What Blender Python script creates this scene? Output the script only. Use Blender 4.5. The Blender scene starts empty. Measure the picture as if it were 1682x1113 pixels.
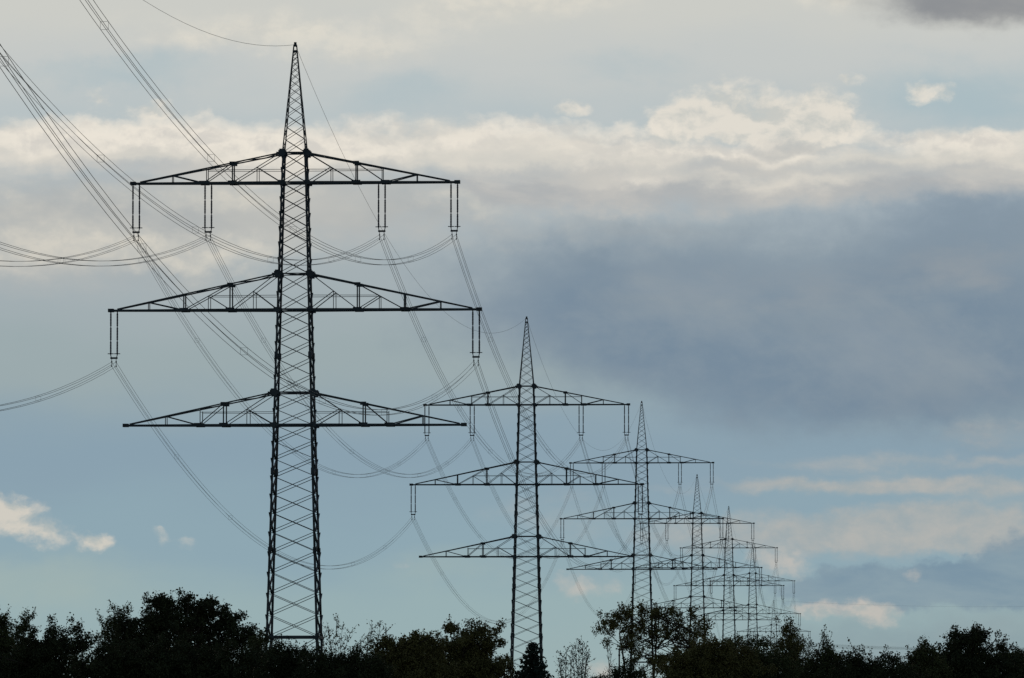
import bpy, math, random
import numpy as np
from mathutils import Vector

random.seed(7)
rng = np.random.default_rng(7)
SC = bpy.context.scene
COL = SC.collection
F = 10600.0            # focal length in photograph pixels (telephoto)
HY = 1150.0            # photograph row of the eye level
EYE = 1.7

# ------------------------------------------------------------------ camera
cam_d = bpy.data.cameras.new("camera")
cam = bpy.data.objects.new("camera", cam_d)
COL.objects.link(cam)
cam.location = (0, 0, EYE)
PITCH = math.atan((HY - 556.5) / F)          # telephoto tilted up a little
cam.rotation_euler = (math.radians(90) + PITCH, 0, 0)
cam_d.sensor_width = 36
cam_d.lens = 36 * F / 1682
cam_d.clip_start = 0.5
cam_d.clip_end = 40000
SC.camera = cam
SC.view_settings.view_transform = 'Standard'
SC.view_settings.look = 'None'
SC.view_settings.exposure = 0
SC.view_settings.gamma = 1
SC.render.filter_size = 1.5
SC.cycles.use_denoising = False
SC.cycles.max_bounces = 4
SC.cycles.use_adaptive_sampling = False


def W(px, py, D):
    """world point at depth D (metres along y) seen at photograph pixel (px, py)"""
    x, z = (px - 841) / F, (556.5 - py) / F
    c, sn = math.cos(PITCH), math.sin(PITCH)
    dy, dz = c - z * sn, sn + z * c
    return Vector((x * D / dy, D, EYE + dz * D / dy))


# ------------------------------------------------------------------ light
SUN_EL, SUN_AZ = 24.0, -14.0      # ahead of the camera, behind the clouds, above the frame
sun_d = bpy.data.lights.new("sun", 'SUN')
sun_d.energy = 0.6
sun_d.angle = math.radians(10)
sun_d.color = (1.0, 0.93, 0.82)
sun = bpy.data.objects.new("sun", sun_d)
COL.objects.link(sun)
sv = Vector((math.sin(math.radians(SUN_AZ)) * math.cos(math.radians(SUN_EL)),
             math.cos(math.radians(SUN_AZ)) * math.cos(math.radians(SUN_EL)),
             math.sin(math.radians(SUN_EL))))
sun.rotation_euler = sv.to_track_quat('Z', 'Y').to_euler()
sun.location = (0, 0, 200)


# ------------------------------------------------------------------ sky
def lin(c):
    return tuple(((v / 255) / 12.92 if v / 255 <= 0.04045 else ((v / 255 + 0.055) / 1.055) ** 2.4) for v in c)


class NT:
    """small helper that writes shader maths as function calls"""
    def __init__(s, tree):
        s.t = tree

    def put(s, sock, v):
        if isinstance(v, bpy.types.NodeSocket):
            s.t.links.new(v, sock)
        elif v is not None:
            sock.default_value = v

    def m(s, op, a, b=None, c=None, clamp=False):
        n = s.t.nodes.new('ShaderNodeMath')
        n.operation = op
        n.use_clamp = clamp
        for i, v in enumerate((a, b, c)):
            s.put(n.inputs[i], v)
        return n.outputs[0]

    def v(s, op, a, b=None):
        n = s.t.nodes.new('ShaderNodeVectorMath')
        n.operation = op
        s.put(n.inputs[0], a)
        s.put(n.inputs[1], b)
        return n.outputs['Value'] if op in ('LENGTH', 'DOT_PRODUCT', 'DISTANCE') else n.outputs['Vector']

    def noise(s, vec, scale, detail=4, rough=0.55, dist=0.0, color=False, lac=2.0):
        n = s.t.nodes.new('ShaderNodeTexNoise')
        n.noise_dimensions = '3D'
        s.put(n.inputs['Vector'], vec)
        n.inputs['Scale'].default_value = scale
        n.inputs['Detail'].default_value = detail
        n.inputs['Roughness'].default_value = rough
        n.inputs['Lacunarity'].default_value = lac
        n.inputs['Distortion'].default_value = dist
        return n.outputs['Color'] if color else n.outputs[0]

    def ss(s, x, lo, hi, a=0.0, b=1.0):
        n = s.t.nodes.new('ShaderNodeMapRange')
        n.interpolation_type = 'SMOOTHSTEP'
        s.put(n.inputs['Value'], x)
        n.inputs['From Min'].default_value = lo
        n.inputs['From Max'].default_value = hi
        n.inputs['To Min'].default_value = a
        n.inputs['To Max'].default_value = b
        return n.outputs[0]

    def mix(s, f, a, b):
        n = s.t.nodes.new('ShaderNodeMix')
        n.data_type = 'RGBA'
        s.put(n.inputs[0], f)
        s.put(n.inputs[6], a if isinstance(a, bpy.types.NodeSocket) else (*a, 1))
        s.put(n.inputs[7], b if isinstance(b, bpy.types.NodeSocket) else (*b, 1))
        return n.outputs[2]

    def ramp(s, f, stops):
        n = s.t.nodes.new('ShaderNodeValToRGB')
        e = n.color_ramp.elements
        while len(e) < len(stops):
            e.new(0.5)
        for el, (p, c) in zip(e, stops):
            el.position = p
            el.color = (*c, 1)
        n.color_ramp.interpolation = 'B_SPLINE' if False else 'EASE'
        s.put(n.inputs[0], f)
        return n.outputs[0]

    def comb(s, x, y, z=0.0):
        n = s.t.nodes.new('ShaderNodeCombineXYZ')
        for i, v in enumerate((x, y, z)):
            s.put(n.inputs[i], v)
        return n.outputs[0]


def build_sky():
    w = bpy.data.worlds.new("World")
    SC.world = w
    w.use_nodes = True
    t = w.node_tree
    t.nodes.clear()
    k = NT(t)
    out = t.nodes.new('ShaderNodeOutputWorld')
    bg = t.nodes.new('ShaderNodeBackground')
    t.links.new(bg.outputs[0], out.inputs[0])
    STR = 0.1
    bg.inputs['Strength'].default_value = STR
    sky = t.nodes.new('ShaderNodeTexSky')
    sky.sky_type = 'NISHITA'
    sky.sun_disc = False
    sky.sun_elevation = math.radians(SUN_EL)
    sky.sun_rotation = math.radians(SUN_AZ)
    sky.air_density = 1.2
    sky.dust_density = 1.0
    tc = t.nodes.new('ShaderNodeTexCoord')
    sep = t.nodes.new('ShaderNodeSeparateXYZ')
    t.links.new(tc.outputs['Generated'], sep.inputs[0])
    X, Y, Z = sep.outputs
    # azimuth and elevation of the sky, in units of 1/106 radian (0.54 degree)
    az = k.m('MULTIPLY', k.m('ARCTAN2', X, Y), 106.0)
    el = k.m('MULTIPLY', k.m('ARCSINE', Z), 106.0)
    U = k.m('ADD', az, 8.41)
    V = k.m('SUBTRACT', 11.5, el)
    P = k.comb(U, V)
    # irregular, fluffy displacement of the cloud outlines
    n1 = k.noise(k.v('MULTIPLY', P, (0.5, 1.0, 1)), 0.55, 3, 0.5, color=True)
    n2 = k.noise(k.v('MULTIPLY', P, (0.8, 1.0, 1)), 2.1, 5, 0.6, color=True)
    w1 = k.v('MULTIPLY', k.v('SUBTRACT', n1, (0.5, 0.5, 0.5)), (2.2, 1.0, 0))
    w2 = k.v('MULTIPLY', k.v('SUBTRACT', n2, (0.5, 0.5, 0.5)), (0.9, 0.55, 0))
    Pw = k.v('ADD', P, k.v('ADD', w1, w2))          # strongly warped
    Ps = k.v('ADD', P, k.v('MULTIPLY', w2, (0.8, 0.9, 0)))   # lightly warped
    stretch = k.v('MULTIPLY', P, (0.33, 1.0, 1))
    fb = k.noise(stretch, 1.1, 7, 0.6, 0.3)           # streaky
    puff = k.noise(k.v('MULTIPLY', P, (0.75, 1.0, 1)), 2.4, 8, 0.62, 0.2)   # puffy
    soft = k.noise(k.v('MULTIPLY', P, (0.4, 1.0, 1)), 0.7, 4, 0.5)

    def field(vec, blobs):
        tot = None
        for cx, cy, rx, ry, a in blobs:
            d = k.v('LENGTH', k.v('MULTIPLY', k.v('SUBTRACT', vec, (cx, cy, 0)), (1 / rx, 1 / ry, 0)))
            f = k.ss(d, 0.0, 1.0, a, 0.0)
            tot = f if tot is None else k.m('ADD', tot, f)
        return tot

    def layer(c, vec, blobs, nz, amp, lo, hi, cola, colb, cn, top=1.0, clo=0.35, chi=0.65):
        f = field(vec, blobs)
        g = k.m('ADD', f, k.m('MULTIPLY', k.m('MULTIPLY', k.m('SUBTRACT', nz, 0.5), amp), k.ss(f, 0.0, 0.25)))
        a = k.ss(g, lo, hi, 0.0, top)
        return k.mix(a, c, k.mix(k.ss(cn, clo, chi), lin(cola), lin(colb)))

    # clear and high-veil background, by elevation
    fV = k.m('MULTIPLY', k.m('ADD', V, k.m('MULTIPLY', k.m('SUBTRACT', soft, 0.5), 1.6)), 1 / 12.0, clamp=True)
    c = k.ramp(fV, [(0.0, lin((203, 204, 198))), (0.09, lin((196, 200, 198))), (0.17, lin((184, 194, 196))),
                    (0.25, lin((176, 187, 192))), (0.38, lin((164, 175, 179))), (0.5, lin((155, 170, 173))),
                    (0.62, lin((138, 161, 175))), (0.74, lin((142, 167, 178))), (0.84, lin((152, 175, 178))),
                    (1.0, lin((157, 176, 175)))])
    LAYERS = SKY_LAYERS
    # relief: billows are lit on their upper sides (the sun stands above) and grey underneath
    Pq = k.v('MULTIPLY', k.v('ADD', P, k.v('MULTIPLY', w2, (0.35, 0.35, 0))), (0.7, 1.0, 1))
    r1 = k.noise(Pq, 2.0, 6, 0.58, 0.15)
    r2 = k.noise(k.v('ADD', Pq, (0.03, -0.16, 0)), 2.0, 6, 0.58, 0.15)
    relief = k.m('ADD', 0.5, k.m('MULTIPLY', k.m('SUBTRACT', r1, r2), 2.0))
    # slanting veils of rain and light under the grey cloud
    diag = k.noise(k.comb(k.m('ADD', k.m('MULTIPLY', U, 0.2), k.m('MULTIPLY', V, 0.22)), k.m('SUBTRACT', k.m('MULTIPLY', V, 0.75), k.m('MULTIPLY', U, 0.6))), 0.8, 5, 0.5, 0.4)
    mixn = k.m('MULTIPLY', k.m('ADD', puff, fb), 0.5)
    src = {'fb': fb, 'puff': puff, 'soft': soft, 'mixn': mixn, 'relief': relief, 'diag': diag, 'r1': r1}
    vec = {'w': Pw, 's': Ps, 'p': P}
    for L in LAYERS:
        c = layer(c, vec[L[0]], L[1], src[L[2]], L[3], L[4], L[5], L[6], L[7], src[L[8]], *L[9:])
    # the rest of the sky (overhead, to the sides and behind): thin broken cloud over the clear sky
    gen = tc.outputs['Generated']
    dome = k.noise(k.v('MULTIPLY', gen, (1, 1, 2.2)), 2.2, 6, 0.58, 0.3)
    fwd = k.ss(k.m('ABSOLUTE', az), 11.0, 26.0, 1.0, 0.0)
    low = k.ss(el, 14.0, 26.0, 1.0, 0.0)
    here = k.m('MULTIPLY', fwd, low)
    clear = k.v('MULTIPLY', sky.outputs[0], (SKY_DIM, SKY_DIM, SKY_DIM))
    greyc = k.v('MULTIPLY', clear, (0.85, 0.8, 0.75))
    rest = k.mix(k.ss(dome, 0.45, 0.62), clear, greyc)
    scaled = k.v('MULTIPLY', c, (1 / STR, 1 / STR, 1 / STR))
    t.links.new(k.mix(here, rest, scaled), bg.inputs['Color'])
    w.cycles.sampling_method = 'AUTOMATIC'


SKY_DIM = 0.7
# vector, blobs (centre, radius, weight), noise, amplitude, lo, hi, colours, colour noise, opacity
SKY_LAYERS = [
    # high pale veil at the very top, with cream patches
    ('w', [(5.4, 0.6, 3.6, 0.7, 1), (8.4, 0.05, 3.4, 0.6, 0.9), (13.4, -0.1, 1.6, 0.5, 0.8), (2.2, 0.3, 2.5, 0.45, 0.4), (3.0, 0.75, 2.4, 0.4, 0.5)],
     'fb', 1.5, 0.05, 1.1, (207, 206, 198), (224, 219, 206), 'puff', 0.85),
    # bluish holes in the veil
    ('w', [(2.2, 1.25, 3.2, 0.5, 0.9), (6.8, 1.55, 2.6, 0.7, 0.75), (10.6, 1.2, 2.6, 0.5, 0.6), (15.8, 1.5, 3.2, 1.0, 1.1), (12.9, 2.25, 0.9, 0.4, 0.8)],
     'fb', 0.9, 0.1, 1.2, (166, 186, 193), (174, 190, 195), 'soft', 0.85),
    # dark flat-based cloud in the upper right corner
    ('w', [(16.6, -0.1, 3.8, 0.8, 1.25)], 'fb', 1.1, 0.08, 1.1, (152, 153, 153), (138, 141, 145), 'fb', 0.95),
    # broad blue-grey rain cloud
    ('w', [(12.4, 4.9, 7.2, 2.7, 0.95), (16.8, 5.4, 5.0, 3.0, 0.9), (9.4, 5.0, 4.4, 2.0, 0.65), (14.0, 6.4, 5.5, 1.3, 0.8), (16.5, 3.4, 4, 1.0, 0.5), (10.5, 5.8, 3.0, 1.4, 0.4)],
     'mixn', 1.0, 0.05, 1.25, (117, 137, 155), (128, 145, 159), 'mixn', 0.96),
    # paler rifts in it
    ('w', [(12.6, 4.6, 3.4, 0.8, 0.8), (15.9, 4.5, 2.2, 0.6, 0.9), (11.0, 3.7, 3.0, 0.5, 0.7)], 'fb', 1.3, 0.1, 1.5, (148, 158, 165), (158, 162, 164), 'fb', 0.6),
    ('w', [(10.4, 4.9, 1.9, 0.5, 0.9), (14.0, 5.4, 2.6, 0.4, 0.8), (9.8, 4.2, 1.4, 0.35, 0.7), (15.0, 6.4, 3.0, 0.5, 0.8)], 'fb', 1.4, 0.1, 1.4, (117, 136, 154), (122, 140, 155), 'fb', 0.65),
    ('w', [(11.6, 4.9, 3.6, 1.5, 1.0), (15.0, 5.6, 3.4, 1.6, 1.0)], 'diag', 2.6, 0.3, 1.4, (146, 158, 167), (150, 160, 166), 'fb', 0.6),
    # left grey bank with warm patches
    ('w', [(1.6, 3.8, 6.6, 1.7, 1.1), (6.8, 3.4, 4.4, 1.1, 0.9)], 'fb', 1.0, 0.05, 1.0, (172, 176, 176), (190, 190, 185), 'soft', 0.95),
    ('w', [(0.9, 4.0, 3.2, 0.85, 0.9), (3.6, 4.25, 3.0, 0.6, 0.9), (7.8, 3.35, 2.4, 0.6, 0.8), (3.2, 3.3, 3.4, 0.45, 0.7), (0.4, 3.1, 2.0, 0.4, 0.4)],
     'mixn', 2.0, 0.1, 1.25, (200, 199, 191), (221, 215, 201), 'relief', 0.8, 0.2, 0.75),
    # grey under-side of the bright band, on the right
    ('w', [(11.5, 3.0, 4.8, 0.75, 1.0), (15.8, 3.0, 3.6, 0.75, 1.0), (8.6, 3.0, 2.8, 0.7, 0.8)],
     'fb', 1.1, 0.08, 0.95, (174, 177, 178), (194, 192, 187), 'fb', 0.95),
    # the cream band: broad soft body
    ('w', [(0.5, 2.4, 4.0, 0.85, 1.0), (4.0, 2.5, 4.0, 0.85, 1.0), (7.2, 2.5, 3.4, 0.75, 1.0), (10.2, 2.5, 3.2, 0.75, 1.0),
           (12.7, 2.75, 2.8, 0.6, 0.9), (15.6, 2.6, 3.2, 0.75, 1.1)],
     'fb', 1.2, 0.1, 1.0, (206, 204, 196), (224, 218, 206), 'fb', 0.95),
    # brighter billows in it
    ('s', [(0.5, 2.3, 3.2, 0.5, 1.1), (3.0, 2.25, 2.8, 0.42, 1.1), (5.0, 2.5, 2.8, 0.46, 1.1), (7.2, 2.3, 2.6, 0.36, 0.9), (9.0, 2.1, 1.8, 0.3, 0.8),
           (10.4, 2.45, 2.4, 0.42, 1.0), (12.5, 2.55, 2.2, 0.36, 0.9), (15.6, 2.4, 2.6, 0.42, 1.1), (5.9, 2.0, 1.6, 0.28, 0.7), (10.6, 2.95, 1.6, 0.25, 0.6)],
     'mixn', 2.2, 0.15, 1.3, (212, 208, 200), (236, 229, 216), 'relief', 0.92, 0.2, 0.7),
    # grey streaks drawn through the band
    ('w', [(11.9, 2.75, 2.2, 0.3, 1.0), (15.6, 2.95, 2.6, 0.35, 1.0), (8.9, 2.8, 2.2, 0.35, 0.9), (2.4, 2.8, 3.0, 0.3, 0.9), (12.9, 2.3, 1.2, 0.28, 1.0), (10.2, 2.2, 1.5, 0.2, 0.7), (14.2, 2.7, 1.8, 0.25, 0.9), (6.2, 2.85, 2.0, 0.3, 0.8)],
     'fb', 1.9, 0.15, 1.0, (177, 182, 184), (194, 193, 188), 'fb', 0.85),
    # cumulus heads on top of it
    ('s', [(11.8, 1.75, 1.5, 0.7, 0.9), (11.1, 2.1, 1.2, 0.5, 0.8), (13.5, 1.85, 1.1, 0.65, 1.1), (13.2, 2.2, 1.6, 0.5, 0.8), (12.4, 2.05, 1.4, 0.5, 0.6),
           (15.25, 1.52, 0.65, 0.3, 1.0), (9.4, 1.75, 0.7, 0.2, 0.7), (1.55, 1.7, 0.45, 0.36, 0.8), (2.5, 1.85, 1.4, 0.3, 0.7), (14.0, 1.35, 0.45, 0.14, 0.6)],
     'r1', 2.1, 0.15, 0.95, (202, 202, 195), (230, 223, 210), 'relief', 0.85, 0.2, 0.7),
    # crisp crests along the upper edge of the band
    ('s', [(0.8, 2.05, 2.0, 0.26, 0.9), (3.2, 2.0, 2.2, 0.24, 0.9), (5.6, 2.15, 2.0, 0.24, 0.9), (8.3, 2.0, 1.9, 0.26, 0.9), (10.4, 2.15, 1.6, 0.26, 0.9), (14.3, 2.3, 1.6, 0.24, 1.0), (16.2, 2.25, 1.8, 0.24, 1.0), (12.3, 2.45, 1.4, 0.22, 0.7)],
     'r1', 2.2, 0.25, 1.1, (216, 212, 203), (235, 228, 215), 'relief', 0.5, 0.2, 0.7),
    # warm streaks low on the right
    ('w', [(15.0, 7.6, 4.4, 0.25, 0.6), (16.3, 7.1, 2.0, 0.4, 0.6), (14.6, 8.0, 5.0, 0.3, 1.1), (13.2, 8.8, 3.8, 0.55, 1.1), (15.8, 8.7, 3.2, 0.55, 1.2), (16.2, 8.2, 2.0, 0.2, 0.6), (9.6, 8.6, 2.4, 0.9, 0.4)],
     'fb', 1.6, 0.05, 1.1, (160, 169, 171), (188, 183, 175), 'mixn', 0.74),
    # blue bank at the right edge
    ('s', [(17.0, 9.4, 1.8, 1.0, 1.2), (15.2, 9.6, 2.6, 0.62, 1.0), (13.6, 9.7, 2.6, 0.6, 0.5)],
     'puff', 1.1, 0.18, 0.6, (115, 140, 159), (136, 156, 167), 'fb', 0.8),
    ('w', [(14.5, 10.7, 5.0, 1.0, 1.1), (17, 10.4, 3, 1, .6)], 'fb', 0.8, 0.05, 1.2, (138, 158, 164), (146, 164, 168), 'fb', 0.85),
    ('w', [(0.6, 9.6, 4.0, 0.8, 1.0), (7.5, 9.4, 2.6, 0.7, 0.7)], 'fb', 1.0, 0.1, 1.2, (158, 178, 176), (163, 179, 175), 'soft', 0.7),
    # small fair-weather puffs low down
    ('s', [(0.2, 8.5, 0.8, 0.5, 1.0), (0.75, 8.8, 0.75, 0.32, 1.0), (0.0, 8.3, 0.5, 0.4, 0.8), (1.58, 8.93, 0.55, 0.24, 1.0), (2.65, 8.8, 0.3, 0.3, 0.42), (3.15, 8.92, 0.4, 0.24, 0.3)],
     'r1', 1.9, 0.12, 1.05, (184, 188, 183), (215, 208, 195), 'relief', 0.88, 0.2, 0.65),
    ('s', [(12.9, 9.2, 0.8, 0.5, 0.9), (14.35, 10.05, 0.75, 0.36, 1.2), (13.55, 9.98, 1.0, 0.24, 1.0), (9.65, 9.6, 0.75, 0.45, 0.8), (15.05, 9.42, 0.3, 0.2, 0.6), (9.85, 11.0, 0.6, 0.3, 0.7), (6.8, 9.2, 0.6, 0.2, 0.5)],
     'r1', 1.8, 0.1, 1.15, (172, 177, 175), (198, 191, 182), 'relief', 0.8, 0.2, 0.65),
]
build_sky()
# === END OF SKY ===


# ------------------------------------------------------------------ helpers
def material(name, base, rough=0.7, var=0.25, scale=3.0, metallic=0.0, spec=0.3, island=False):
    m = bpy.data.materials.new(name)
    m.use_nodes = True
    k = NT(m.node_tree)
    b = m.node_tree.nodes['Principled BSDF']
    tc = m.node_tree.nodes.new('ShaderNodeTexCoord')
    nz = k.noise(tc.outputs['Object'], scale, 4, 0.6)
    f = k.ss(nz, 0.3, 0.7)
    if island:
        g = m.node_tree.nodes.new('ShaderNodeNewGeometry')
        f = k.m('MULTIPLY', k.m('ADD', f, g.outputs['Random Per Island']), 0.5)
    lo = tuple(c * (1 - var) for c in base)
    hi = tuple(min(1, c * (1 + var)) for c in base)
    m.node_tree.links.new(k.mix(f, lo, hi), b.inputs['Base Color'])
    b.inputs['Roughness'].default_value = rough
    b.inputs['Metallic'].default_value = metallic
    b.inputs['Specular IOR Level'].default_value = spec
    return m


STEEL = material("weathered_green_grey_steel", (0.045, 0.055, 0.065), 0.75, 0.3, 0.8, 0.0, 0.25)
PORCELAIN = material("dark_glazed_porcelain", (0.045, 0.045, 0.07), 0.5, 0.2, 2.0, 0.0, 0.3)
ALU = material("weathered_aluminium", (0.13, 0.13, 0.13), 0.7, 0.15, 1.0, 0.0, 0.2)
BARK = material("bark", (0.05, 0.04, 0.03), 0.95, 0.35, 2.5, 0, 0.1)
LEAF = material("green_leaves", (0.062, 0.068, 0.028), 0.9, 0.4, 0.6, 0, 0.1, True)
LEAF_D = material("dark_leaves", (0.04, 0.046, 0.022), 0.9, 0.4, 0.6, 0, 0.1, True)
LEAF_O = material("olive_autumn_leaves", (0.11, 0.098, 0.036), 0.9, 0.4, 0.6, 0, 0.1, True)
NEEDLE = material("spruce_needles", (0.022, 0.034, 0.026), 0.9, 0.35, 0.6, 0, 0.1, True)
WOOD = material("grey_weathered_wood", (0.06, 0.055, 0.05), 0.9, 0.3, 3.0, 0, 0.1)
GRASS = material("meadow_grass", (0.05, 0.065, 0.025), 0.95, 0.45, 0.05, 0, 0.1)


class MB:
    def __init__(s):
        s.v = []
        s.f = []

    def frame(s, a, b):
        a = Vector(a); b = Vector(b)
        d = (b - a).normalized()
        up = Vector((0, 0, 1)) if abs(d.z) < 0.95 else Vector((0, 1, 0))
        x = d.cross(up).normalized()
        return a, b, x, x.cross(d).normalized()

    def bar(s, a, b, w, h=None):
        """square section bar"""
        h = h or w
        a, b, x, y = s.frame(a, b)
        n = len(s.v)
        for p in (a, b):
            for i, j in ((-1, -1), (1, -1), (1, 1), (-1, 1)):
                s.v.append(tuple(p + x * (i * w / 2) + y * (j * h / 2)))
        s.f += [(n + 3, n + 2, n + 1, n), (n + 4, n + 5, n + 6, n + 7)]
        s.f += [(n + i, n + (i + 1) % 4, n + 4 + (i + 1) % 4, n + 4 + i) for i in range(4)]

    def box(s, c, sx, sy, sz):
        s.bar((c[0], c[1], c[2] - sz / 2), (c[0], c[1], c[2] + sz / 2), sx, sy)

    def tube(s, pts, rad, n=5, cap=True):
        base = len(s.v)
        m = len(pts)
        for i, p in enumerate(pts):
            q = Vector(pts[min(i + 1, m - 1)]); o = Vector(pts[max(i - 1, 0)])
            d = (q - o)
            d = d.normalized() if d.length > 1e-9 else Vector((0, 0, 1))
            up = Vector((0, 0, 1)) if abs(d.z) < 0.9 else Vector((0, 1, 0))
            x = d.cross(up).normalized(); y = x.cross(d)
            r = rad[i] if isinstance(rad, (list, tuple)) else rad
            for j in range(n):
                t = 2 * math.pi * j / n
                s.v.append(tuple(Vector(p) + x * (r * math.cos(t)) + y * (r * math.sin(t))))
        for i in range(m - 1):
            for j in range(n):
                s.f.append((base + i * n + j, base + i * n + (j + 1) % n, base + (i + 1) * n + (j + 1) % n, base + (i + 1) * n + j))
        if cap:
            s.f.append(tuple(base + j for j in range(n))[::-1])
            s.f.append(tuple(base + (m - 1) * n + j for j in range(n)))

    def quads(s, arr):
        """arr: (n,4,3) numpy array"""
        n = len(s.v)
        s.v += [tuple(p) for p in arr.reshape(-1, 3)]
        s.f += [(n + 4 * i, n + 4 * i + 1, n + 4 * i + 2, n + 4 * i + 3) for i in range(len(arr))]

    def build(s, name, mat, parent=None, smooth=False):
        me = bpy.data.meshes.new(name)
        me.from_pydata(s.v, [], s.f)
        me.materials.append(mat)
        if smooth:
            me.polygons.foreach_set('use_smooth', [True] * len(me.polygons))
        me.update()
        o = bpy.data.objects.new(name, me)
        COL.objects.link(o)
        if parent:
            o.parent = parent
        return o


def tag(o, label=None, cat=None, group=None, kind=None):
    for k, v in (('label', label), ('category', cat), ('group', group), ('kind', kind)):
        if v:
            o[k] = v
    return o


def empty(name, loc=(0, 0, 0), rz=0.0):
    o = bpy.data.objects.new(name, None)
    o.empty_display_size = 0.5
    o.location = loc
    o.rotation_euler = (0, 0, rz)
    COL.objects.link(o)
    return o


def copy_tree(o, parent=None):
    c = o.copy()
    COL.objects.link(c)
    if parent:
        c.parent = parent
    for ch in list(o.children):
        copy_tree(ch, c)
    return c


# ------------------------------------------------------------------ the line of pylons: where each stands
D1 = 580.0                      # metres to the nearest pylon
U0 = D1 / F                     # metres per photograph pixel there
PYL = [(485, 73, 1.0), (865, 522, 0.625), (1054, 660, 0.4375), (1145, 780, 0.347), (1197, 832, 0.2956),
       (1236, 895, 0.257), (1271, 986, 0.222)]
TOWER_H = (1200 - 73) * U0 * 1.0035
sites = []
for px, ty, s in PYL:
    D = D1 / s
    top = W(px, ty, D)
    sites.append(Vector((top.x, D, top.z - TOWER_H)))
LINE = (sites[1] - sites[0]); LINE.z = 0
ANG = -math.atan2(LINE.x, LINE.y)

knots = [(-2000, 0.0), (60, 0.0), (220, 0.6), (420, -0.2)] + [(p.y, p.z) for p in sites] + [(3300, -16), (6000, -10), (20000, -8)]


def ground(y):
    for (a, za), (b, zb) in zip(knots, knots[1:]):
        if y <= b:
            t = max(0, (y - a) / (b - a))
            t = t * t * (3 - 2 * t)
            return za + (zb - za) * t
    return knots[-1][1]


ys = sorted(set([-2000, -500, -100, 0] + list(range(50, 3300, 25)) + list(range(3300, 20001, 700)) + [p.y for p in sites]))
xs = [-9000, -3000, -1200, -600, -300, -150, -75, 0, 75, 150, 300, 600, 1200, 3000, 9000]
g = MB()
for y in ys:
    for x in xs:
        g.v.append((x, y, ground(y)))
nx = len(xs)
for j in range(len(ys) - 1):
    for i in range(nx - 1):
        g.f.append((j * nx + i, j * nx + i + 1, (j + 1) * nx + i + 1, (j + 1) * nx + i))
tag(g.build('ground', GRASS, smooth=True), kind='structure')


# ------------------------------------------------------------------ one lattice pylon (local frame: x across the line, y along it)
def zl(py):
    return (1200 - py) * U0 * 1.0035      # seen a little from below


WPTS = [(73, 2.2), (252, 19.0), (301, 21.0), (451, 25.2), (510, 27.0), (646, 31.0), (699, 32.3), (1046, 42.5), (1200, 45.5)]


def half(py):
    for (a, wa), (b, wb) in zip(WPTS, WPTS[1:]):
        if py <= b:
            return (wa + (wb - wa) * (py - a) / (b - a)) * U0
    return WPTS[-1][1] * U0


def levels(a, b, n, grow=1.0):
    """n panels from photo row a (upper) down to b, each 'grow' times the one above"""
    h = [grow ** i for i in range(n)]
    t = sum(h)
    out = [a]
    for q in h:
        out.append(out[-1] + (b - a) * q / t)
    return out


CORN = ((-1, -1), (1, -1), (1, 1), (-1, 1))


def corner(py, c):
    w = half(py)
    return Vector((c[0] * w, c[1] * w, zl(py)))


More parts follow.
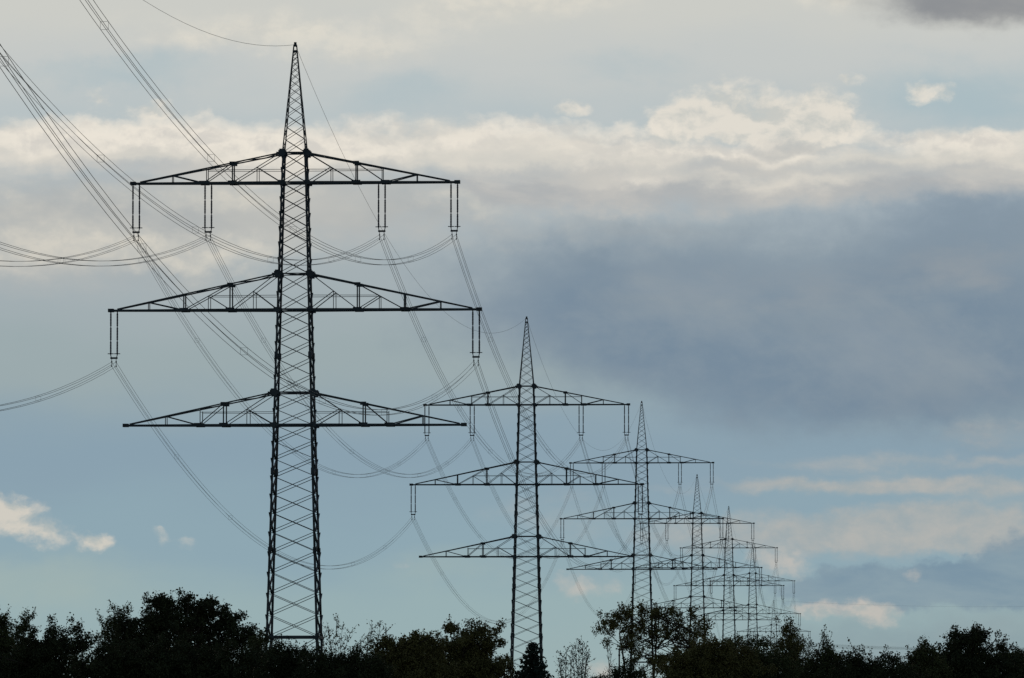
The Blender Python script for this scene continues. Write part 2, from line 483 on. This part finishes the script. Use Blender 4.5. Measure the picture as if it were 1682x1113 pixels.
def make_pylon():
    root = empty('lattice_pylon')
    # legs: L-section, four
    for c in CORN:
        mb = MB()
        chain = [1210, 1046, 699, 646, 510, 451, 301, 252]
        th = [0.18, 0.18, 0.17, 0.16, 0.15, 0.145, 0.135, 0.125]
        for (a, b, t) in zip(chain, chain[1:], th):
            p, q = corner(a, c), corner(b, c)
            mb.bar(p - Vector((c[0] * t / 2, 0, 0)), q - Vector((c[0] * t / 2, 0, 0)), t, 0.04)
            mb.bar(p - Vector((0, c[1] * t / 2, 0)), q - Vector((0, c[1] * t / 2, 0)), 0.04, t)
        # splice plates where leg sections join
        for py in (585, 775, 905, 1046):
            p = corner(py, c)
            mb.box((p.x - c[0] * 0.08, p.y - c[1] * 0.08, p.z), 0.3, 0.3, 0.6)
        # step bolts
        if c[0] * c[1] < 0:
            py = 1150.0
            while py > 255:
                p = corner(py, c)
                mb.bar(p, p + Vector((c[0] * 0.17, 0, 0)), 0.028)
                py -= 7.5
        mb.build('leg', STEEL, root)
    # lattice bracing: X panels on four faces
    mb = MB()
    rows = [levels(301, 451, 6, 1.02), levels(510, 646, 5, 1.02), levels(699, 1046, 11, 1.03), levels(252, 301, 2),
            levels(451, 510, 2), levels(646, 699, 2), levels(1046, 1200, 3)]
    for lv in rows:
        for a, b in zip(lv, lv[1:]):
            for i in range(4):
                c, d = CORN[i], CORN[(i + 1) % 4]
                n = Vector(((c[0] + d[0]) / 2, (c[1] + d[1]) / 2, 0)) * 0.05
                t = 0.16 if a > 690 else 0.115
                mb.bar(corner(b, c) + n, corner(a, d) + n, t, 0.05)
                mb.bar(corner(a, c) - n, corner(b, d) - n, t, 0.05)
    for py, t in ((252, 0.11), (301, 0.15), (451, 0.08), (510, 0.15), (646, 0.12), (699, 0.16), (1046, 0.26)):
        for i in range(4):
            mb.bar(corner(py, CORN[i]), corner(py, CORN[(i + 1) % 4]), t * 0.7, t)
        mb.bar(corner(py, CORN[0]), corner(py, CORN[2]), 0.08)
        mb.bar(corner(py + 0.6, CORN[1]), corner(py + 0.6, CORN[3]), 0.08)
    mb.build('lattice_bracing', STEEL, root)
    # earth-wire peak
    mb = MB()
    for c in CORN:
        mb.bar(corner(252, c), corner(165, c), 0.095)
        mb.bar(corner(165, c), corner(73, c), 0.08)
    lv = levels(78, 252, 13, 1.105)
    for a, b in zip(lv[1:], lv[2:]):
        for i in range(4):
            c, d = CORN[i], CORN[(i + 1) % 4]
            mb.bar(corner(b, c), corner(a, d), 0.042)
            mb.bar(corner(a, c), corner(b, d), 0.042)
    mb.box((0, 0, zl(73) + 0.02), 0.22, 0.22, 0.4)
    mb.box((0, 0, zl(84)), 0.34, 0.34, 0.2)
    mb.build('earth_wire_peak', STEEL, root)
    # cross-arms: six half arms
    ARMS = [  # upper row, lower row, tip x, joint list (bold verticals), thin verticals, rail row, rail end
        dict(up=252, lo=301, end=269, tipu=256, bold=[102], posts=[145], uj=[102, 202], rail=280, rail_end=145, ld=[22, 102, 150], sub=61, outer=150),
        dict(up=451, lo=510, end=305, tipu=293, bold=[105, 182], posts=[141], uj=[105, 182, 241], rail=487, rail_end=141, ld=[27, 105, 182], sub=66, outer=182),
        dict(up=646, lo=699, end=280, tipu=272, bold=[115], posts=[154], uj=[115, 212], rail=678, rail_end=154, ld=[32, 115, 157], sub=76, outer=157),
    ]
    for A in ARMS:
        wl, wu = half(A['lo']), half(A['up'])
        xe, xt = A['end'] * U0, A['tipu'] * U0
        zlo, zup = zl(A['lo']), zl(A['up'])
        for sg in (-1, 1):
            def L(x, f):          # point on the lower chord
                t = (x * U0 - wl) / (xe - wl)
                return Vector((sg * x * U0, f * (wl + (0.28 - wl) * t), zlo))

            def UU(x, f):         # point on the upper chord
                t = (x * U0 - wu) / (xt - wu)
                return Vector((sg * x * U0, f * (wu + (0.3 - wu) * t), zup + (zlo + 0.12 - zup) * t))
            mb = MB()
            for f in (-1, 1):
                mb.bar(L(wl / U0, f), L(A['end'], f), 0.14, 0.17)
                mb.bar(UU(wu / U0, f), UU(A['tipu'], f), 0.1, 0.115)
                for x in A['bold']:
                    mb.bar(L(x, f), UU(x, f), 0.11)
                mb.bar(L(A['uj'][-1], f), UU(A['uj'][-1], f), 0.07)
                # main diagonals
                mb.bar(L(A['ld'][1], f), UU(wu / U0 + 3, f), 0.065)
                mb.bar(L(A['outer'], f), UU(A['uj'][-1], f), 0.1)
                if len(A['uj']) == 3:
                    mb.bar(L(182, f), UU(105, f), 0.07)
                    xm = 141
                    t = (182 - xm) / (182 - 105)
                    pm = L(182, f).lerp(UU(105, f), t)
                    mb.bar(pm, L(105, f), 0.07)
                    mb.bar(pm, L(xm, f), 0.06)
                else:
                    mb.bar(L(A['outer'], f), UU(A['uj'][0], f), 0.07)
                    xm = A['posts'][0]
                    q = L(xm, f); q.z = zl(A['rail']) + 0.15
                    mb.bar(L(xm, f), q, 0.07)
                # sub-strut inside the first bay
                x1, x0 = A['ld'][1], wu / U0 + 3
                t = (x1 - A['sub']) / (x1 - x0)
                pm = L(x1, f).lerp(UU(x0, f), t)
                mb.bar(pm, L(wl / U0, f), 0.075)
                mb.bar(pm, L(A['sub'], f), 0.06)
                # small plates at the joints
                for x in A['ld'][1:]:
                    p = L(x, f)
                    mb.box((p.x, p.y, p.z + 0.03), 0.8, 0.05, 0.32)
                for x in A['uj'][:1]:
                    p = UU(x, f)
                    mb.box((p.x, p.y, p.z - 0.03), 0.55, 0.05, 0.3)
            # plan bracing between front and back chords
            xs_ = np.linspace(wl / U0, A['end'] - 12, 10)
            for i, (a, b) in enumerate(zip(xs_, xs_[1:])):
                f = 1 if i % 2 else -1
                mb.bar(L(a, f), L(b, -f), 0.06)
                mb.bar(L(b, -1), L(b, 1), 0.06)
            xs_ = np.linspace(wu / U0, A['tipu'] - 14, 8)
            for i, (a, b) in enumerate(zip(xs_, xs_[1:])):
                f = 1 if i % 2 else -1
                mb.bar(UU(a, f), UU(b, -f), 0.07)
            mb.box((sg * (xe - 0.05), 0, zlo + 0.02), 0.5, 0.66, 0.3)
            arm = mb.build('cross_arm', STEEL, root)
            # black joint plates where the upper chord meets the legs
            for f in (-1, 1):
                gp = MB()
                p = UU(wu / U0, f)
                for (ox, oz, w_, h_) in ((0.06, 0.0, 0.62, 0.44), (0.06, 0.0, 0.44, 0.66), (0.36, -0.08, 0.4, 0.26)):
                    gp.box((p.x + sg * ox, p.y, p.z + oz), w_, 0.16 + 0.04 * h_, h_)
                gp.build('joint_plate', STEEL, arm)
                gp = MB()
                p = L(wl / U0, f)
                gp.box((p.x + sg * 0.05, p.y, p.z), 0.5, 0.14, 0.4)
                gp.build('joint_plate', STEEL, arm)
            r = MB()
            zr = zl(A['rail'])
            for f in (-1, 1):
                a = Vector((sg * wl, f * wl * 0.97, zr)); b = L(A['rail_end'], f); b.z = zr
                r.bar(a, b, 0.045)
            r.build('walkway_rail', STEEL, arm)
    # insulators
    for lo, cxs, bot in ((301, (-263, -143.5, 143.5, 263), 376), (510, (-299, 299), 583)):
        for cx in cxs:
            top, end = zl(lo) - 0.1, zl(bot)
            sgn = 1 if cx > 0 else -1
            for dx in (-5.4, 5.4):
                x = (cx + dx) * U0
                mb = MB()
                pts, rad = [(x, 0, top + 0.12)], [0.035]
                n = 26
                for i in range(n):
                    z = top - 0.25 - (top - 0.25 - end - 0.15) * i / (n - 1)
                    core = 0.045 if i % 9 == 8 else 0.068
                    pts += [(x, 0, z + 0.05), (x, 0, z - 0.0), (x, 0, z - 0.02)]
                    rad += [core, core + 0.025 if i % 9 != 8 else core, core]
                pts.append((x, 0, end)); rad.append(0.05)
                mb.tube(pts, rad, 7)
                mb.build('insulator_string', PORCELAIN, root)
            mb = MB()
            x = cx * U0
            for dx in (-5.4, 5.4):       # arcing horns: short cross rods at the foot of each string
                mb.bar((x + dx * U0 - 0.27, 0, end + 0.12), (x + dx * U0 + 0.27, 0, end + 0.12), 0.07)
                mb.bar((x + dx * U0, 0, end), (x + dx * U0 * 0.75, 0, end - 0.3), 0.07)
            mb.box((x, 0, end - 0.27), 0.66, 0.12, 0.16)
            for dx in (-0.2, 0.2):
                mb.bar((x + dx, 0, end - 0.3), (x + dx, 0, end - 1.0), 0.05)
                for dz in (-0.6, -1.0):
                    mb.box((x + dx, 0, end + dz), 0.09, 0.34, 0.1)
            mb.build('yoke_plate', STEEL, root)
    return root


P_LABELS = [
    "tallest dark lattice pylon, nearest of the row, between the broad oak and double-topped tree",
    "second largest lattice pylon, its foot beside the dark spruce",
    "third lattice pylon along the row, rising out of the tall loose birch",
    "fourth lattice pylon along the row, left of three thin far ones, behind the olive bush",
    "fifth lattice pylon along the row, slim, just right of the fourth pylon",
    "sixth lattice pylon along the row, pale and small, its middle arm ending at far right",
    "smallest and farthest lattice pylon of the row, only its peak above the trees",
]
PG = "high-voltage pylons in one receding row"
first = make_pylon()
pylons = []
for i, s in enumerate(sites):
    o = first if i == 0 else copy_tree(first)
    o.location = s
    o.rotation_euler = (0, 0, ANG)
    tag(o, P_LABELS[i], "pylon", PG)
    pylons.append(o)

# ------------------------------------------------------------------ wires
AX = Vector((math.cos(ANG), math.sin(ANG), 0))


def attach(site, lx, py):
    return site + AX * (lx * U0) + Vector((0, 0, zl(py)))


T0 = sites[0] - LINE.normalized() * 352 + Vector((0, 0, 3.9))
T8 = Vector(((1900 - 841) * U0 / 0.215, D1 / 0.215, sites[-1].z + 0.6))
stations = [T0] + sites + [T8]
PHASES = [(-263, 390.5, "outer left", "top arm"), (-143.5, 390.5, "inner left", "top arm"), (143.5, 390.5, "inner right", "top arm"),
          (263, 390.5, "outer right", "top arm"), (-299, 598, "left", "middle arm"), (299, 598, "right", "middle arm")]
ORD = ["pylon behind the viewer", "nearest pylon", "second pylon", "third pylon", "fourth pylon", "fifth pylon", "sixth pylon", "farthest pylon", "the right edge"]


def cat_pts(a, b, sag, n):
    return [tuple(a.lerp(b, t) - Vector((0, 0, 4 * sag * t * (1 - t)))) for t in (i / n for i in range(n + 1))]


def span_phrase(i):
    if i == 0:
        return "coming from overhead to the nearest pylon"
    if i == 7:
        return "leaving the farthest pylon to the right"
    return f"from {ORD[i]} to {ORD[i + 1]}"


for i, (A, B) in enumerate(zip(stations, stations[1:])):
    span = (B - A).length
    sag = 12.0 * (span / 348.0) ** 2
    esag = 10.8 * (span / 348.0) ** 2
    if i == 7:
        sag, esag = 2.2, 2.2
    near = i <= 2
    n = 40 if near else 18
    for lx, py, side, arm in PHASES:
        a, b = attach(A, lx, py), attach(B, lx, py)
        lab = f"four-wire cable bundle, {side} {arm}, {span_phrase(i)}"
        grp = "four-wire cable bundles strung between pylons"
        offs = [AX * dx + Vector((0, 0, dz)) for dx in (-0.2, 0.2) for dz in (-0.2, 0.2)]
        if near:
            root = empty('cable_bundle', a)
            for o_ in offs:
                mb = MB()
                mb.tube([tuple(Vector(p) + o_ - a) for p in cat_pts(a, b, sag, n)], 0.0165, 4)
                mb.build('wire', ALU, root)
            c = cat_pts(a, b, sag, 7)
            for q in c[1:-1]:
                q = Vector(q) - a
                mb = MB()
                ring = [offs[0], offs[1], offs[3], offs[2]]
                for u, v in zip(ring, ring[1:] + ring[:1]):
                    mb.bar(q + u * 1.04, q + v * 1.04, 0.014)
                mb.build('spacer', ALU, root)
        else:
            mb = MB()
            for o_ in offs:
                mb.tube([tuple(Vector(p) + o_ - a) for p in cat_pts(a, b, sag, n)], 0.0145, 3)
            root = mb.build('cable_bundle', ALU)
            root.location = a
        tag(root, lab, "power cable", grp)
    a, b = attach(A, 0, 73), attach(B, 0, 73)
    mb = MB()
    mb.tube([tuple(Vector(p) - a) for p in cat_pts(a, b, esag, n)], 0.015, 4)
    o = mb.build('earth_wire', ALU)
    o.location = a
    tag(o, f"single thin earth wire on the peaks, {span_phrase(i)}", "power cable", "single earth wires along the pylon peaks")


# ------------------------------------------------------------------ trees
def leaves(mb, pts, size, n_each, spread, flat=1.0):
    """little rhombic leaf sprays round each point"""
    pts = np.asarray(pts)
    m = len(pts) * n_each
    c = np.repeat(pts, n_each, axis=0) + rng.normal(0, 1, (m, 3)) * spread * np.array([1, 1, flat])
    d1 = rng.normal(0, 1, (m, 3)); d1 /= np.linalg.norm(d1, axis=1, keepdims=True)
    d2 = rng.normal(0, 1, (m, 3)); d2 -= (d2 * d1).sum(1, keepdims=True) * d1
    d2 /= np.linalg.norm(d2, axis=1, keepdims=True)
    s = rng.uniform(0.6, 1.3, (m, 1)) * size
    q = np.stack([c - d1 * s * 0.5, c - d2 * s * 0.36, c + d1 * s * 0.5, c + d2 * s * 0.36], axis=1)
    mb.quads(q)


def limb(mb, a, b, r0, r1, bend=0.15, n=4, sides=5):
    a = Vector(a); b = Vector(b)
    d = b - a
    off = Vector((random.gauss(0, 1), random.gauss(0, 1), random.gauss(0, 0.6) - 0.4)) * d.length * bend * 0.5
    pts = [tuple(a.lerp(b, t) + off * math.sin(math.pi * t)) for t in (i / n for i in range(n + 1))]
    mb.tube(pts, [r0 + (r1 - r0) * i / n for i in range(n + 1)], sides)
    return pts


def broad_tree(name, label, cat, D, foot_x, blobs, mat, dens=1.0, leaf=0.2, sprigs=10, group=None, each=62, spread=0.15, trunk_r=None, trunks=1, skirt=True):
    """blobs: crown masses, given as photograph ellipses (cx, cy, rx, ry[, density])"""
    k = D / F
    gz = ground(D)
    base = Vector(((foot_x - 841) * k, D, gz))
    root = empty(name, base)
    clumps = []
    if skirt:          # the crown of a hedgerow tree reaches down to the thicket
        xs_ = [b[0] for b in blobs]
        hw = max(b[2] for b in blobs)
        blobs = list(blobs) + [((min(xs_) + max(xs_)) / 2, 1116, max(hw, (max(xs_) - min(xs_)) / 2 + 12), 42, 2.0)]
    for bl in blobs:
        cx, cy, rx, ry = bl[:4]
        dd = bl[4] if len(bl) > 4 else 1.0
        c = np.array(W(cx, cy, D)) - np.array(base)
        r = np.array([rx * k, max(0.8, min(rx, ry * 1.6) * k * 0.85), ry * k])
        # branch ends through the crown, each carrying a handful of leaf clumps
        n = max(4, int(2.3 * dens * dd * math.pi * r[0] * r[2]))
        p = rng.normal(0, 1, (n, 3))
        p /= np.linalg.norm(p, axis=1, keepdims=True)
        rad = rng.uniform(0, 1, (n, 1)) ** 0.4
        lump = 0.95 + 0.16 * np.sin(p[:, :1] * 5 + cx) * np.cos(p[:, 2:] * 6 + cy) + rng.normal(0, 0.09, (n, 1)).clip(-0.16, 0.1)
        ends = c + p * rad * r * lump
        m = 4
        out = np.repeat(p, m, axis=0) * rng.uniform(-0.5, 0.35, (n * m, 1)) + np.array([0, 0, 0.12])
        clumps.append(np.repeat(ends, m, axis=0) + out + rng.normal(0, 0.2, (n * m, 3)))
    pts = np.concatenate(clumps)
    top = pts[:, 2].max()
    tr = MB()
    r0 = trunk_r or 0.05 * max(top, 3) ** 0.9
    ctr = pts.mean(axis=0)
    stems = []
    for j in range(trunks):
        off = (j - (trunks - 1) / 2) * 1.3
        tgt = Vector((ctr[0] + off * 2.0, ctr[1] + random.uniform(-.4, .4), ctr[2] * 0.95 + (top - ctr[2]) * 0.25))
        st = limb(tr, (off, 0, -0.3), tgt, r0, r0 * 0.35, 0.08, 7, 7)
        stems.append(st)
    order = rng.permutation(len(pts))
    for i in order[:int(min(70, 14 + len(pts) * 0.12))]:
        q = Vector(pts[i])
        st = random.choice(stems)
        # leave the stem a little below the clump it reaches
        best = min(range(1, len(st)), key=lambda j: abs(st[j][2] - (q.z * 0.8 - 0.3)))
        limb(tr, st[best], q, r0 * 0.28, 0.02, 0.2, 4, 4)
    cr = MB()
    leaves(cr, pts, leaf * 0.7, each, spread)
    # upright sprigs breaking the outline
    outer = pts[np.argsort(-pts[:, 2] - np.abs(pts[:, 0] - ctr[0]) * -0.35)][:max(12, len(pts) // 5)]
    for j in range(sprigs):
        p = Vector(outer[random.randrange(len(outer))])
        d = Vector((p.x - ctr[0], p.y - ctr[1], abs(p.z - ctr[2]) + 1.0)).normalized()
        e = p + (d + Vector((random.gauss(0, .3), random.gauss(0, .3), random.uniform(0, .3)))) * random.uniform(0.3, 0.7)
        sm = random.choice(stems)
        j = min(range(1, len(sm)), key=lambda q: abs(sm[q][2] - (p.z * 0.8 - 0.3)))
        limb(tr, sm[j], p - d * 0.25, r0 * 0.2, 0.022, 0.15, 4, 4)
        st = limb(tr, p - d * 0.3, e, 0.022, 0.008, 0.2, 4, 3)
        leaves(cr, st[1:], leaf * 0.8, 5, 0.1)
    tr.build('trunk', BARK, root)
    cr.build('crown', mat, root)
    tag(root, label, cat, group)
    return root


def conifer(name, label, D, foot_x, top_y, half_px, mat, group=None):
    k = D / F
    base = Vector(((foot_x - 841) * k, D, ground(D)))
    root = empty(name, base)
    H = (W(foot_x, top_y, D) - base).z
    tr, cr = MB(), MB()
    tr.tube([(0, 0, -0.3), (0.02, 0, H * 0.5), (0, 0, H - 0.15)], [0.16, 0.09, 0.015], 7)
    z = 0.5
    while z < H - 0.1:
        f = (H - z) / H
        R = half_px * k * 2.1 * f ** 0.9 * (0.85 + 0.3 * random.random()) + 0.08
        nb = max(5, int(11 * f + 5))
        for j in range(nb):
            a = 2 * math.pi * (j + random.random() * 0.7) / nb
            r = R * random.uniform(0.75, 1.1)
            e = Vector((math.cos(a) * r, math.sin(a) * r, z - r * 0.18 + random.uniform(-.05, .18)))
            pts = [Vector((0, 0, z)).lerp(e, t) + Vector((0, 0, -0.12 * r * math.sin(math.pi * t))) for t in (0, .25, .5, .75, 1)]
            tr.tube([tuple(p) for p in pts], [0.03, 0.025, 0.02, 0.014, 0.006], 4)
            leaves(cr, [tuple(Vector(pts[0]).lerp(e, t)) for t in np.linspace(0.12, 1.02, max(3, int(r / 0.13)))], 0.2, 7, 0.08, 0.8)
        z += 0.2 + 0.12 * f
    leaves(cr, [(0, 0, H - 0.1 - 0.12 * i) for i in range(4)], 0.16, 6, 0.05)
    tr.build('trunk', BARK, root)
    cr.build('crown', mat, root)
    tag(root, label, "tree", group)


def bare_tree(name, label, cat, D, foot_x, tips, mat, leafy=2, group=None, r0=0.07):
    """upright sparse tree: stems from the ground to the given photo tip points, with fine twigs"""
    k = D / F
    base = Vector(((foot_x - 841) * k, D, ground(D)))
    root = empty(name, base)
    tr, cr = MB(), MB()
    for (tx, ty) in tips:
        tip = W(tx, ty, D) - base
        fork = Vector((tip.x * 0.35, random.uniform(-.2, .2), tip.z * random.uniform(0.3, 0.5)))
        tr.tube([(0, 0, -0.2), tuple(fork * 0.5), tuple(fork)], [r0, r0 * 0.8, r0 * 0.6], 5)
        st = limb(tr, fork, tip, r0 * 0.55, 0.012, 0.07, 8, 4)
        for p in st[1:]:
            for j in range(4):
                d = Vector((random.gauss(0, .5), random.gauss(0, .5), random.uniform(.5, 1.1))).normalized()
                e = Vector(p) + d * random.uniform(0.25, 0.75)
                tw = limb(tr, p, e, 0.018, 0.007, 0.15, 3, 3)
                if leafy:
                    leaves(cr, tw[1:], 0.12, leafy, 0.07)
    tr.build('trunk', BARK, root)
    if leafy:
        cr.build('crown', mat, root)
    tag(root, label, cat, group)


TG = "trees and bushes along the bottom of the view"
T = [
    # name, label, category, D, foot x, blobs, material, density, leaf, sprigs, extra
    ('leafy_tree', "loose airy tree at the far left edge of the view", "tree", 430, 22, [(5, 1012, 30, 26, .4), (38, 1020, 28, 24, .35), (-20, 1020, 30, 40, .6), (20, 1055, 60, 34, .9), (0, 1080, 60, 40)], LEAF, 0.9, 0.2, 18, {}),
    ('leafy_bush', "dark bush with flat top between the left-edge tree and the broad oak", "bush", 405, 95, [(98, 1048, 48, 32), (60, 1062, 60, 36), (128, 1050, 24, 28, .8), (90, 1090, 78, 44), (10, 1090, 70, 40)], LEAF_D, 1.15, 0.2, 16, {}),
    ('oak_tree', "broad dark oak with rounded crown left of the tallest pylon", "tree", 425, 300, [(285, 1002, 46, 36), (338, 1000, 44, 32, .9), (245, 1018, 46, 36, 1), (372, 1020, 42, 34, .9), (310, 1045, 118, 50), (268, 985, 20, 18, .7), (312, 985, 26, 18, .7), (345, 985, 16, 14, .6), (400, 1050, 40, 36, .8), (225, 1050, 60, 44)], LEAF_D, 1.05, 0.22, 26, {}),
    ('leafy_tree', "thin airy tree on the left flank of the broad oak", "tree", 440, 182, [(190, 1022, 20, 32, .4), (178, 1040, 26, 34, .5), (205, 1055, 45, 44, .9), (168, 1075, 26, 34, .8)], LEAF, 0.85, 0.18, 18, {}),
    ('leafy_bush', "low dense bush below the oak, left of the tallest pylon's foot", "bush", 395, 340, [(300, 1085, 105, 42), (390, 1085, 66, 34), (215, 1088, 70, 42), (165, 1092, 50, 40)], LEAF_D, 1.25, 0.2, 6, {}),
    ('leafy_bush', "small airy bush reaching the tallest pylon's left leg", "bush", 420, 418, [(412, 1055, 24, 34, .55), (425, 1075, 30, 30, .9)], LEAF, 0.85, 0.17, 12, {}),
    ('leafy_bush', "rounded bush filling the gap between the tallest pylon's legs", "bush", 410, 482, [(480, 1078, 48, 24), (478, 1096, 70, 32), (490, 1068, 22, 16, .7), (452, 1072, 16, 18, .6)], LEAF_D, 1.1, 0.18, 16, {}),
    ('leafy_bush', "low wide bush right of the tallest pylon's foot", "bush", 400, 570, [(560, 1088, 66, 22, .95), (600, 1090, 50, 28), (538, 1080, 30, 20, .6), (550, 1105, 80, 26)], LEAF_D, 1.1, 0.18, 20, {}),
    ('round_tree', "dense tree with double-pointed top left of the second pylon", "tree", 430, 745, [(744, 1028, 15, 22, .8), (785, 1030, 28, 24, .85), (765, 1058, 60, 34), (705, 1066, 62, 28), (795, 1085, 42, 50), (725, 1095, 105, 44), (800, 1055, 18, 24, .6)], LEAF_O, 1.15, 0.2, 26, {}),
    ('leafy_bush', "dense shoulder bush left of the double-pointed tree", "bush", 415, 645, [(650, 1064, 42, 24, .95), (635, 1080, 44, 36), (668, 1086, 70, 42), (690, 1052, 34, 18, .7), (715, 1050, 24, 16, .5)], LEAF_O, 1.15, 0.2, 18, {}),
    ('leafy_bush', "low dark bush between the bare poplars and the loose birch", "bush", 400, 1005, [(1000, 1106, 34, 14, .9), (1030, 1100, 40, 20, .95), (985, 1114, 30, 12)], LEAF_D, 1.0, 0.16, 12, dict(skirt=False)),
    ('birch_tree', "tall loose birch with gaps where the third pylon stands", "tree", 450, 1062, [(1022, 1006, 32, 20, .5), (1062, 998, 42, 17, .62), (1098, 1005, 36, 22, .7), (1000, 1028, 24, 14, .38), (1050, 1030, 40, 26, .6), (1110, 1028, 42, 34, .95), (1142, 1016, 30, 28, .9), (1162, 1036, 20, 20, .6), (1030, 1050, 24, 26, .32), (1072, 1066, 44, 32, .6), (1120, 1068, 36, 36, .75), (1066, 1095, 40, 22, .5), (1080, 1030, 84, 42, .16), (1012, 1026, 32, 24, .25), (1040, 1012, 40, 24, .2)], LEAF_O, 0.72, 0.19, 34, dict(trunks=3, trunk_r=0.13, each=46, skirt=False)),
    ('round_bush', "dense olive bush right of the birch, in front of the fourth pylon", "bush", 415, 1165, [(1155, 1072, 50, 30), (1190, 1068, 42, 24), (1130, 1090, 50, 32), (1185, 1090, 84, 38)], LEAF_O, 1.2, 0.19, 16, {}),
    ('leafy_bush', "mid-height bush below the fifth and sixth pylons", "bush", 425, 1240, [(1232, 1068, 38, 26, .9), (1255, 1085, 50, 34), (1212, 1056, 22, 16, .6), (1240, 1100, 70, 30)], LEAF, 1.1, 0.18, 16, {}),
    ('leafy_tree', "narrow pointed tree below the farthest pylon", "tree", 440, 1295, [(1293, 1030, 8, 18, .6), (1290, 1050, 18, 22, .8), (1314, 1056, 14, 18, .6), (1300, 1080, 42, 34)], LEAF_O, 1.1, 0.17, 20, {}),
    ('leafy_bush', "open airy bush right of the narrow pointed tree", "bush", 435, 1358, [(1355, 1062, 24, 18, .5), (1375, 1075, 26, 22, .7), (1335, 1080, 32, 28, .8), (1360, 1096, 54, 26)], LEAF, 0.9, 0.17, 22, {}),
    ('leafy_bush', "low flat bush left of the gap before the round oak", "bush", 405, 1430, [(1430, 1096, 46, 22), (1466, 1086, 24, 20, .8), (1398, 1100, 40, 22), (1450, 1106, 80, 26)], LEAF_D, 1.2, 0.18, 20, {}),
    ('leafy_bush', "ragged bush leaning against the round oak's left side", "bush", 415, 1510, [(1505, 1080, 26, 26, .75), (1520, 1070, 18, 20, .6), (1520, 1096, 50, 30)], LEAF, 1.1, 0.18, 18, {}),
    ('oak_tree', "dark oak with domed crown near the right edge", "tree", 425, 1590, [(1592, 1040, 32, 24), (1608, 1036, 26, 20, 1), (1574, 1042, 24, 18, .9), (1560, 1068, 40, 26), (1545, 1085, 50, 32), (1630, 1074, 34, 32), (1590, 1090, 90, 40)], LEAF_D, 1.25, 0.2, 16, {}),
    ('leafy_tree', "paler airy tree at the far right edge of the view", "tree", 440, 1665, [(1654, 1070, 18, 24, .5), (1682, 1070, 22, 26, .6), (1665, 1088, 44, 34, .9), (1705, 1080, 32, 44, .9)], LEAF, 1.0, 0.18, 22, {}),
]
for (nm, lab, cat, D, fx, bl, mat, dens, leaf, spr, ex) in T:
    bl = [(b[0], b[1] + (16 if fx > 1320 else 9)) + tuple(b[2:]) for b in bl]
    broad_tree(nm, lab, cat, D, fx, bl, mat, dens, leaf, spr, TG, **ex)

conifer('spruce_tree', "dark pointed spruce at the foot of the second pylon", 410, 875, 1053, 34, NEEDLE, TG)
bare_tree('poplar_tree', "small bare poplar, left of the pair right of the spruce", "tree", 430, 931, [(924, 1078), (931, 1070), (938, 1080), (919, 1090)], LEAF_D, 1, TG, 0.06)
bare_tree('poplar_tree', "fuller bare poplar, right of the pair right of the spruce", "tree", 430, 952, [(945, 1066), (951, 1058), (957, 1060), (963, 1066), (940, 1076), (966, 1078)], LEAF_D, 1, TG, 0.06)
bare_tree('sapling', "thin leafless sapling just left of the dark post", "tree", 420, 1001, [(997, 1060), (1004, 1076)], LEAF_O, 0, TG, 0.03)
bare_tree('sapling', "spindly leafy sapling right beside the tallest pylon's right leg", "tree", 415, 550, [(540, 1038), (553, 1022), (562, 1034), (575, 1040), (532, 1048)], LEAF_O, 2, TG, 0.04)
bare_tree('sapling', "spindly sapling leaning right, left of the shoulder bush", "tree", 415, 603, [(612, 1032), (624, 1030), (604, 1048), (634, 1038), (592, 1056)], LEAF_O, 2, TG, 0.04)

# thin post among the bushes
mb = MB()
k = 420 / F
H = (W(1017, 1067, 420) - Vector((0, 420, ground(420)))).z
mb.tube([(0, 0, -0.3), (0, 0, H * 0.5), (0, 0, H - 0.05), (0, 0, H)], [0.06, 0.055, 0.05, 0.03], 8)
mb.box((0, 0, H - 0.35), 0.14, 0.14, 0.1)
o = mb.build('post', WOOD)
o.location = ((1017 - 841) * k, 420, ground(420))
tag(o, "thin dark post standing up from the low bush left of the birch", "post")
